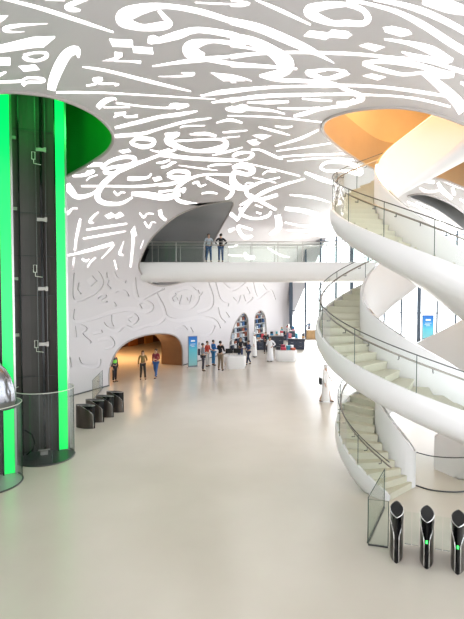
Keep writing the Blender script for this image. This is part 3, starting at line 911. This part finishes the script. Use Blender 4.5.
def person(label, px, face, top, legs=(.03, .04, .08), hair=(.02, .015, .012), skinm=0, arms=('down', 'down'), leg='stand', h=1.0, robe=None, longhair=False, z0=0, Y=None, scarf=None, vest=None, shoes=(.02, .02, .02), badge=None, group=None):
    if Y is None: p = at_z(px[0], px[1], z0)
    else: p = at_y(px[0], px[1], Y); p.z = z0
    t = thing('person', label, 'person', (p.x, p.y, z0), math.atan2(face[1], face[0])+PI/2, group)
    if z0 == 0 and p.y > 28: h *= 1.06
    t.scale = (h, h, h)
    sm = SK[skinm]
    V = {'pel': ((0, 0, .97), (.13, .10)), 'wai': ((0, .0, 1.10), (.115, .085)), 'che': ((0, 0, 1.28), (.14, .095)), 'clav': ((0, .0, 1.40), (.09, .07)),
         'nek': ((0, .0, 1.47), .052), 'jaw': ((0, -.012, 1.535), (.062, .068)), 'hed': ((0, -.004, 1.61), (.076, .09)), 'top': ((0, .004, 1.675), (.055, .065)),
         'nose': ((0, -.108, 1.585), .011)}
    E = [('pel', 'wai'), ('wai', 'che'), ('che', 'clav'), ('clav', 'nek'), ('nek', 'jaw'), ('jaw', 'hed'), ('hed', 'top'), ('hed', 'nose')]
    lg = LEG[leg]
    for i, s in enumerate((1, -1)):
        n = 'RL'[i]; kn, an = lg[i]; el, wr = ARM[arms[i]]; el = Vector((el[0]*s, el[1], el[2])); wr = Vector((wr[0]*s, wr[1], wr[2]))
        V['hip'+n] = ((.09*s, 0, .90), (.085, .09)); V['kn'+n] = (kn, .055); V['an'+n] = (an, .038); V['toe'+n] = ((an[0]+.01*s, an[1]-.15, .035), (.036, .028))
        E += [('pel', 'hip'+n), ('hip'+n, 'kn'+n), ('kn'+n, 'an'+n), ('an'+n, 'toe'+n)]
        V['sh'+n] = ((.17*s, 0, 1.40), .055); V['el'+n] = (tuple(el), .038); V['wr'+n] = (tuple(wr), .025)
        E += [('clav', 'sh'+n), ('sh'+n, 'el'+n), ('el'+n, 'wr'+n)]
        d = (wr-el).normalized(); pm = wr+d*.055; V['pm'+n] = (tuple(pm), (.032, .018)); E.append(('wr'+n, 'pm'+n))
        side = d.cross(Vector((0, 1, .2))).normalized(); crl = d.cross(side).normalized()
        for k, (o_, l_) in enumerate(((-.030, .060), (-.010, .072), (.010, .068), (.030, .052))):
            a = pm+side*o_+d*.035; b_ = a+d*l_*.6; c_ = b_+d*l_*.35+crl*.015
            V['f%d%s' % (k, n)] = (tuple(a), .010); V['g%d%s' % (k, n)] = (tuple(b_), .009); V['h%d%s' % (k, n)] = (tuple(c_), .007)
            E += [('pm'+n, 'f%d%s' % (k, n)), ('f%d%s' % (k, n), 'g%d%s' % (k, n)), ('g%d%s' % (k, n), 'h%d%s' % (k, n))]
        th = wr+d*.03-side*.035; V['t'+n] = (tuple(th), .011); V['u'+n] = (tuple(th+d*.04-side*.012+crl*.01), .009); E += [('wr'+n, 't'+n), ('t'+n, 'u'+n)]
    skin('body', V, E, sm, t, 'pel')
    for s in (-1, 1):
        e_ = MB(); e_.ell((.03*s, -.088, 1.612), (.011, .008, .008), 8, 6); e_.build('eye', M_black, t, smooth=True)
    mb = MB(); mb.ell((0, -.09, 1.545), (.022, .008, .006), 8, 5); mb.build('mouth', mat('lips', (.40, .14, .12), .5), t, smooth=True)
    for s in (-1, 1):
        mb = MB(); mb.ell((.082*s, .0, 1.60), (.010, .018, .030), 8, 6); mb.build('ear', sm, t, smooth=True)
    g = lambda k, a: (V[k][0], tuple((q+a) for q in (V[k][1] if isinstance(V[k][1], tuple) else (V[k][1],)*2)))
    # upper garment
    U = {k: g(k, .018) for k in ('wai', 'che', 'clav')}; U['pel'] = ((0, 0, .93), (.15, .12))
    U['col'] = ((0, .005, 1.46), .062)
    EU = [('pel', 'wai'), ('wai', 'che'), ('che', 'clav'), ('clav', 'col')]
    for n in 'RL':
        U['sh'+n] = g('sh'+n, .016); U['el'+n] = g('el'+n, .016); a, b = Vector(V['el'+n][0]), Vector(V['wr'+n][0]); U['cu'+n] = (tuple(a.lerp(b, .9)), .036)
        EU += [('clav', 'sh'+n), ('sh'+n, 'el'+n), ('el'+n, 'cu'+n)]
    if robe:
        U['pel'] = ((0, 0, 1.0), (.15, .12)); rm = cloth(robe)
        r = MB(); r.lathe((0, 0, 0), [(.235, .07), (.245, .09), (.215, .4), (.19, .75), (.178, 1.0), (.17, 1.2), (.16, 1.3)], 20, sx=1, sy=.78)
        for i, v in enumerate(r.v):
            a = math.atan2(v[1], v[0]); k = 1+.05*math.sin(a*7)*(1.1-min(1.1, v[2])); r.v[i] = (v[0]*k, v[1]*k, v[2])
        r.build('robe', rm, t, smooth=True); skin('robe_top', U, EU, rm, t, 'pel')
    else:
        skin('top', U, EU, cloth(top), t, 'pel')
        W = {'pel': ((0, 0, .97), (.145, .115))}; EW = []
        for n in 'RL':
            W['hip'+n] = g('hip'+n, .012); W['kn'+n] = g('kn'+n, .02); a = V['an'+n][0]; W['an'+n] = ((a[0], a[1], a[2]+.01), .055)
            EW += [('pel', 'hip'+n), ('hip'+n, 'kn'+n), ('kn'+n, 'an'+n)]
        skin('trousers', W, EW, cloth(legs), t, 'pel')
    for n in 'RL':
        a = V['an'+n][0]; tq = V['toe'+n][0]
        skin('shoe', {'a': ((a[0], a[1]+.04, .045), (.04, .045)), 'b': (((a[0]+tq[0])/2, (a[1]+tq[1])/2, .045), (.045, .04)), 'c': ((tq[0], tq[1]-.02, .035), (.04, .03))}, [('a', 'b'), ('b', 'c')], cloth(shoes), t, 'a')
    if scarf:
        mb = MB(); mb.ell((0, .012, 1.625), (.098, .108, .105), 14, 10); mb.lathe((0, .035, 1.28), [(.12, 0), (.125, .1), (.115, .22), (.10, .34)], 14, sx=1.15, sy=.75, a0=math.radians(-20), a1=math.radians(200))
        mb.build('head_cloth', cloth(scarf), t, smooth=True)
        if longhair is None:
            mb = MB(); mb.tube([(.09*math.cos(q), .012+.1*math.sin(q), 1.665) for q in [i*PI/10 for i in range(20)]], .012, 6, True); mb.build('head_cord', M_black, t)
    else:
        mb = MB(); mb.ell((0, .022, 1.635), (.086, .094, .085), 14, 10)
        if longhair: mb.ell((0, .065, 1.50), (.085, .05, .17), 12, 8)
        mb.build('hair', cloth(hair), t, smooth=True)
    if vest:
        W = {'wai': ((0, 0, 1.03), (.150, .122)), 'che': ((0, 0, 1.25), (.168, .122)), 'cl': ((0, 0, 1.38), (.15, .10))}
        skin('safety_vest', W, [('wai', 'che'), ('che', 'cl')], mat('vest_green', (.25, .85, .10), .6), t, 'wai')
    return t
D = {'cam': (0, -1), 'away': (0, 1), 'l': (-1, 0), 'r': (1, 0)}
denim = (.04, .12, .33)
person('person in white robe and black shoulder bag walking alone on the open floor', (325.5, 402), (.9, -.45), None, robe=(.86, .86, .86), scarf=(.9, .9, .9), leg='walk', arms=('swingf', 'down'), longhair=None, shoes=(.12, .06, .03))
person('person in brown olive top and dark leggings outside the warm archway', (143, 379.5), (.25, -.95), (.22, .15, .05), (.02, .02, .02), arms=('front', 'down'), longhair=True, leg='relax', h=.97)
person('person in maroon top and blue jeans outside the warm archway', (156, 378), (-.35, -.93), (.22, .02, .04), denim, arms=('front', 'swing'), leg='walk')
person('person in bright green safety vest standing at the archway jamb', (114.8, 382), (.9, -.4), (.05, .05, .06), (.02, .02, .025), vest=True, h=.95)
person('person in grey top with backpack at the left of the desk group', (203, 371), (.9, .3), (.30, .32, .36), (.05, .05, .07), arms=('down', 'front'), leg='relax', h=.98)
person('person in red top and white trousers behind the grey backpack wearer', (207.5, 366.5), (.8, -.5), (.45, .05, .03), (.55, .55, .55), arms=('front', 'down'), h=.95)
person('person in blue top and blue trousers beside the black jacket', (213.5, 365.5), (.8, .5), (.02, .16, .48), (.04, .20, .42), arms=('front', 'front'), h=.97)
person('person in black jacket and khaki trousers next to the white desk', (220.5, 370.5), (.5, .85), (.012, .012, .015), (.20, .15, .10), arms=('up', 'front'), leg='relax', h=1.05)
person('person in black printed top behind the left white desk', (240.5, 362), (.1, -1), (.02, .02, .025), (.03, .05, .12), arms=('front', 'front'), h=.98)
person('person in dark clothes leaning at the right end of the left desk', (248.5, 364.5), (-.7, -.4), (.03, .06, .14), (.02, .03, .06), arms=('front', 'front'), leg='walk', h=.92)
person('person in long white robe standing between the desk and dark cabinet', (254.3, 357), (.8, -.3), None, robe=(.88, .88, .88), scarf=(.9, .9, .9), arms=('front', 'down'), h=1.05, longhair=None)
person('person in dark top behind the shop counter near second arch', (265.8, 353.5), (.2, -1), (.02, .02, .03), (.02, .02, .03), arms=('front', 'front'), h=.98)
person('person in long white robe holding one hip beside the right desk', (270, 361.5), (-.4, -.8), None, robe=(.85, .85, .88), arms=('hip', 'front'), h=1.0)
person('person in blue black top far away by the facade', (309, 337), (-.3, -1), (.03, .08, .16), (.03, .04, .07), arms=('front', 'down'))
person('person in pale top at the far counters', (288, 342), (.3, -1), (.6, .6, .62), (.1, .12, .2), arms=('front', 'down'), h=.95)
YP = YB+.55
person('person in pale shirt and jeans on the footbridge, left of the two', (208.8, 262), (.25, -.95), (.50, .56, .62), (.04, .09, .2), arms=('front', 'down'), z0=ZB, Y=YP, h=.97, leg='relax')
person('person in black top and jeans on the footbridge, right of the two', (220.8, 262), (-.3, .95), (.02, .02, .025), (.04, .08, .18), arms=('hip', 'hip'), z0=ZB, Y=YP, h=.97, leg='stand')
# bags
def bag(label, p, s, m, name='shoulder_bag'):
    t = thing(name, label, 'bag', p); mb = MB(); mb.box((0, 0, s[2]/2), s); mb.build('bag_body', m, t, bevel=.02)
    mb = MB(); mb.tube([(-s[0]*.4, 0, s[2]), (-s[0]*.15, 0, s[2]+.4), (s[0]*.15, 0, s[2]+.4), (s[0]*.4, 0, s[2])], .012, 6); mb.build('strap', m, t)
    return t
q = at_z(325.5, 402); bag('black shoulder bag carried by the lone robed person', (q.x-.25, q.y-.05, .82), (.12, .26, .30), M_blackm)
q = at_z(203, 371); bag('dark backpack worn by the person in grey', (q.x-.24, q.y-.06, 1.02), (.16, .26, .40), cloth((.05, .05, .08)), 'backpack')
# ------------------------------------------------------------------ desks and shop
def rdesk(label, c, L, W, H, rz):
    t = thing('welcome_desk', label, 'desk', c, rz, 'white rounded desks')
    def rr(L, W, r=.28):
        p = []
        for cx, cy, a in ((L/2-r, W/2-r, 0), (-L/2+r, W/2-r, 90), (-L/2+r, -W/2+r, 180), (L/2-r, -W/2+r, 270)):
            for k in range(7): q = math.radians(a+15*k); p.append((cx+r*math.cos(q), cy+r*math.sin(q)))
        return p
    mb = MB(); n = 28
    for sc, z in ((.88, .0), (.9, .05), (1.0, .2), (1.0, H-.06), (.985, H-.02), (.96, H)): mb.v += [(x*sc, y*sc, z) for x, y in rr(L, W)]
    for i in range(5):
        for k in range(n): mb.f.append([i*n+k, i*n+(k+1) % n, (i+1)*n+(k+1) % n, (i+1)*n+k]); mb.m.append(0)
    mb.f.append([5*n+k for k in range(n)]); mb.m.append(0); mb.f.append(list(range(n))); mb.m.append(0)
    mb.build('desk_body', mat('desk_white', (.85, .84, .84), .3), t, smooth=True)
    mb = MB(); mb.prism([(x*.93, y*.93) for x, y in rr(L, W)], H, H+.015); mb.build('desk_top', mat('desk_top', (.75, .75, .76), .2), t)
    return t
d1 = at_z(235, 369); C1 = (d1.x, d1.y+.35, 0); rdesk('white rounded desk in front, next to the visitor group', C1, 1.40, .85, .82, .12)
d2 = at_z(286.5, 361.5); C2 = (d2.x, d2.y+.4, 0); rdesk('white rounded desk carrying red and dark boxes', C2, 1.55, .95, .78, -.10)
def small(name, label, cat, c, s, m, group=None, rz=0, lid=None):
    t = thing(name, label, cat, c, rz, group); mb = MB(); mb.box((0, 0, s[2]/2), s); mb.build('box_body', m, t, bevel=min(s)*.08)
    if lid: mb = MB(); mb.box((0, 0, s[2]+.006), (s[0]*1.03, s[1]*1.03, .012)); mb.build('lid', lid, t)
    return t
def monitor(label, c, rz, group=None):
    t = thing('monitor', label, 'monitor', c, rz, group)
    mb = MB(); mb.box((0, 0, .30), (.5, .03, .32)); mb.build('display', M_black, t, bevel=.006)
    mb = MB(); mb.box((0, .03, .12), (.05, .03, .22)); mb.build('stand', M_steel, t)
    mb = MB(); mb.box((0, .02, .006), (.24, .18, .012)); mb.build('base', M_steel, t)
monitor('black monitor on the left end of the front white desk', (C1[0]-.38, C1[1], .835), .2)
monitor('black monitor in the middle of the front white desk', (C1[0]+.14, C1[1]+.12, .835), -.1)
for i, (dx, dy, s, c, nm) in enumerate([(-.55, .1, (.3, .25, .22), (.03, .03, .04), 'dark'), (-.2, -.1, (.34, .28, .16), (.5, .04, .08), 'red'), (-.18, .25, (.30, .2, .34), (.35, .06, .10), 'tall maroon'),
                            (.18, .05, (.25, .25, .30), (.05, .25, .35), 'teal'), (.5, -.08, (.28, .28, .14), (.45, .10, .05), 'orange red'), (.45, .27, (.22, .2, .3), (.75, .75, .78), 'white')]):
    small('display_box', '%s box on the white desk at the right' % nm, 'box', (C2[0]+dx, C2[1]+dy, .795), s, cloth(c), None, .1*i, cloth(tuple(min(1, q*1.5+.02) for q in c)))
# dark merchandise cabinets
def cabinet(label, px, L, W, H, rz, seed):
    p = at_z(*px); t = thing('display_cabinet', label, 'cabinet', (p.x, p.y+W/2, 0), rz, 'dark merchandise cabinets')
    dk = mat('cabinet_navy', (.015, .02, .04), .3)
    mb = MB(); mb.box((0, 0, H/2-.02), (L, W, H-.04)); mb.build('cabinet_body', dk, t, bevel=.015)
    mb = MB(); mb.box((0, 0, H), (L+.05, W+.05, .035)); mb.build('counter_top', mat('counter_pale', (.65, .65, .66), .25), t, bevel=.008)
    for k in range(2):
        for j in (-1, 1):
            mb = MB(); mb.box((j*L*.245, -W/2-.008, .2+k*.34), (L*.46, .02, .30)); d_ = mb.build('drawer', mat('drawer_navy', (.02, .03, .06), .3), t, bevel=.006)
            mb = MB(); mb.tube([(j*L*.245-.1, -W/2-.035, .28+k*.34), (j*L*.245+.1, -W/2-.035, .28+k*.34)], .008, 6); mb.build('handle', M_steel, d_)
    rnd = random.Random(seed); cols = [((.6, .06, .08), 'red'), ((.8, .8, .8), 'white'), ((.05, .25, .45), 'blue'), ((.55, .35, .2), 'tan'), ((.04, .04, .05), 'black'), ((.1, .4, .45), 'teal'), ((.7, .25, .3), 'pink')]
    rnd.shuffle(cols); R = Matrix.Rotation(rz, 3, 'Z')
    for i in range(6):
        x = -L/2+.16+(i % 3)*(L-.3)/2; y = (-.16 if i < 3 else .17)*W/.8; c, nm = cols[i]
        q = R@Vector((x, y, 0)); s = (rnd.uniform(.18, .28), rnd.uniform(.16, .24), rnd.uniform(.10, .22) if i < 3 else rnd.uniform(.28, .45))
        small('gift_box', '%s gift box, %s row, on the %s' % (nm, 'front' if i < 3 else 'back', label.replace('dark cabinet', 'cabinet')), 'box', (p.x+q.x, p.y+W/2+q.y, H+.02), s, cloth(c), None, rnd.uniform(-.3, .3)+rz)
cabinet('dark cabinet nearest the second archway', (263, 350), 1.1, .8, .9, .1, 1)
cabinet('dark cabinet behind the right white desk', (277, 347.5), 1.2, .8, 1.05, -.05, 2)
cabinet('dark cabinet farthest right, beyond the desks', (297, 349.5), 1.45, .85, .95, -.15, 3)
cabinet('dark cabinet far back under the bridge', (288, 340.5), 1.5, .8, 1.0, 0, 4)
p = at_z(312, 338.5); small('parcel_crate', 'brown wooden crate standing by the far facade', 'crate', (p.x, p.y, 0), (1.5, .9, .95), mat('crate_wood', (.50, .30, .13), .6, noise=.2, nscale=4), None, 0, mat('crate_lid', (.1, .07, .05), .6))
# shelf units with goods inside the two small arches
def shelf_unit(label, s0, s1, d, h, seed, where):
    c = sd((s0+s1)/2, d); L = s1-s0; t = thing('shelf_unit', label, 'shelf', (c.x, c.y, 0), AZ, 'shelf units in the small archways')
    wm = mat('shelf_white', (.8, .8, .8), .4)
    for x in (-L/2, L/2): mb = MB(); mb.box((x, 0, h/2), (.05, .4, h)); mb.build('side_panel', wm, t)
    mb = MB(); mb.box((0, .19, h/2), (L, .02, h)); mb.build('back_panel', mat('shelf_back', (.35, .38, .42), .5), t)
    rnd = random.Random(seed); n = int(h/.48); k = 0
    cols = [((.02, .03, .06), 'navy'), ((.03, .10, .25), 'blue'), ((.7, .7, .7), 'white'), ((.02, .02, .02), 'black'), ((.30, .10, .06), 'maroon'), ((.45, .52, .60), 'pale blue')]
    Rz = Matrix.Rotation(AZ, 3, 'Z'); ords = ['bottom', 'second', 'third', 'fourth', 'fifth', 'sixth', 'seventh', 'eighth']
    for j in range(n):
        z = .06+j*.48; mb = MB(); mb.box((0, 0, z), (L, .38, .03)); mb.build('shelf_board', wm, t)
        m_ = max(3, min(8, int(L/.5)))
        for i in range(m_):
            cc, nm = cols[(i*2+j*3+seed+rnd.randint(0, 1)) % 6]; w_ = L/m_*.72; x = -L/2+(i+.5)*L/m_
            q = Rz@Vector((x, -.03, 0)); pos_ = ['leftmost', 'second from left', 'third from left', 'fourth from left', 'fifth from left', 'sixth from left', 'seventh from left', 'eighth from left'][i]
            small('boxed_souvenir', '%s boxed souvenir %s on the %s shelf of %s' % (nm, pos_, ords[j], where), 'box', (c.x+q.x, c.y+q.y, z+.015), (w_, .22, rnd.uniform(.2, .4)), cloth(cc), 'souvenirs on the archway shelves', AZ)
HA = 3.4
shelf_unit('white shelf unit of dark and blue goods inside the larger small archway', a2[0]-.15, a2[1]+.15, -.36, 3.85, 1, 'the larger arch shelf')
shelf_unit('white shelf unit of goods inside the second, farther small archway', a3[0]-.15, a3[1]+.15, -.36, 3.85, 3, 'the farther arch shelf')
# ------------------------------------------------------------------ signs
def sign(label, c, rz, w_, h_, name='information_totem'):
    t = thing(name, label, 'sign', c, rz, None)
    mb = MB(); mb.box((0, 0, h_/2+.04), (w_, .08, h_)); mb.build('housing', mat('totem_grey', (.25, .28, .32), .4), t, bevel=.01)
    m = bpy.data.materials.new('sign_screen'); m.use_nodes = True; nt = m.node_tree; b = nt.nodes['Principled BSDF']
    tc = nt.nodes.new('ShaderNodeTexCoord'); sp = nt.nodes.new('ShaderNodeSeparateXYZ'); r = nt.nodes.new('ShaderNodeValToRGB')
    nt.links.new(tc.outputs['Generated'], sp.inputs[0]); nt.links.new(sp.outputs['Z'], r.inputs[0])
    e = r.color_ramp.elements; e[0].position = 0; e[0].color = (.25, .50, .50, 1); e[1].position = 1; e[1].color = (.01, .12, .50, 1)
    x = e.new(.55); x.color = (.10, .50, .62, 1); x = e.new(.78); x.color = (.02, .25, .62, 1)
    nt.links.new(r.outputs[0], b.inputs['Base Color']); nt.links.new(r.outputs[0], b.inputs['Emission Color']); b.inputs['Emission Strength'].default_value = .08
    mb = MB(); mb.box((0, -.045, h_/2+.06), (w_*.9, .012, h_*.94)); mb.build('screen', m, t)
    wt = mat('sign_white', (.85, .9, .95), .5)
    mb = MB()
    for i in range(3): mb.ell((-w_*.14+i*w_*.14, -.055, h_*.86), (w_*.09, .006, h_*.03), 10, 6)
    mb.build('emblem', wt, t)
    for i in range(3): mb = MB(); mb.box((-w_*.08*(i % 2), -.055, h_*(.76-.04*i)), (w_*(.55-.1*i), .006, h_*.012)); mb.build('text_line', wt, t)
    mb = MB(); mb.box((0, 0, .02), (w_*1.15, .3, .04)); mb.build('foot', M_steel, t)
pa = at_z(184.5, 368); pb = at_z(194, 365.2); c = (pa+pb)/2; rz = math.atan2((pb-pa).y, (pb-pa).x)
sign('blue information totem by the left wall, right of the warm archway', (c.x+.25, c.y-.3, 0), rz*.4, .66, 2.05)
c = at_z(427.5, 347.5); sign('tall blue sign seen through the stairs near the facade', (c.x, c.y, 0), 0, 1.05, 2.9)
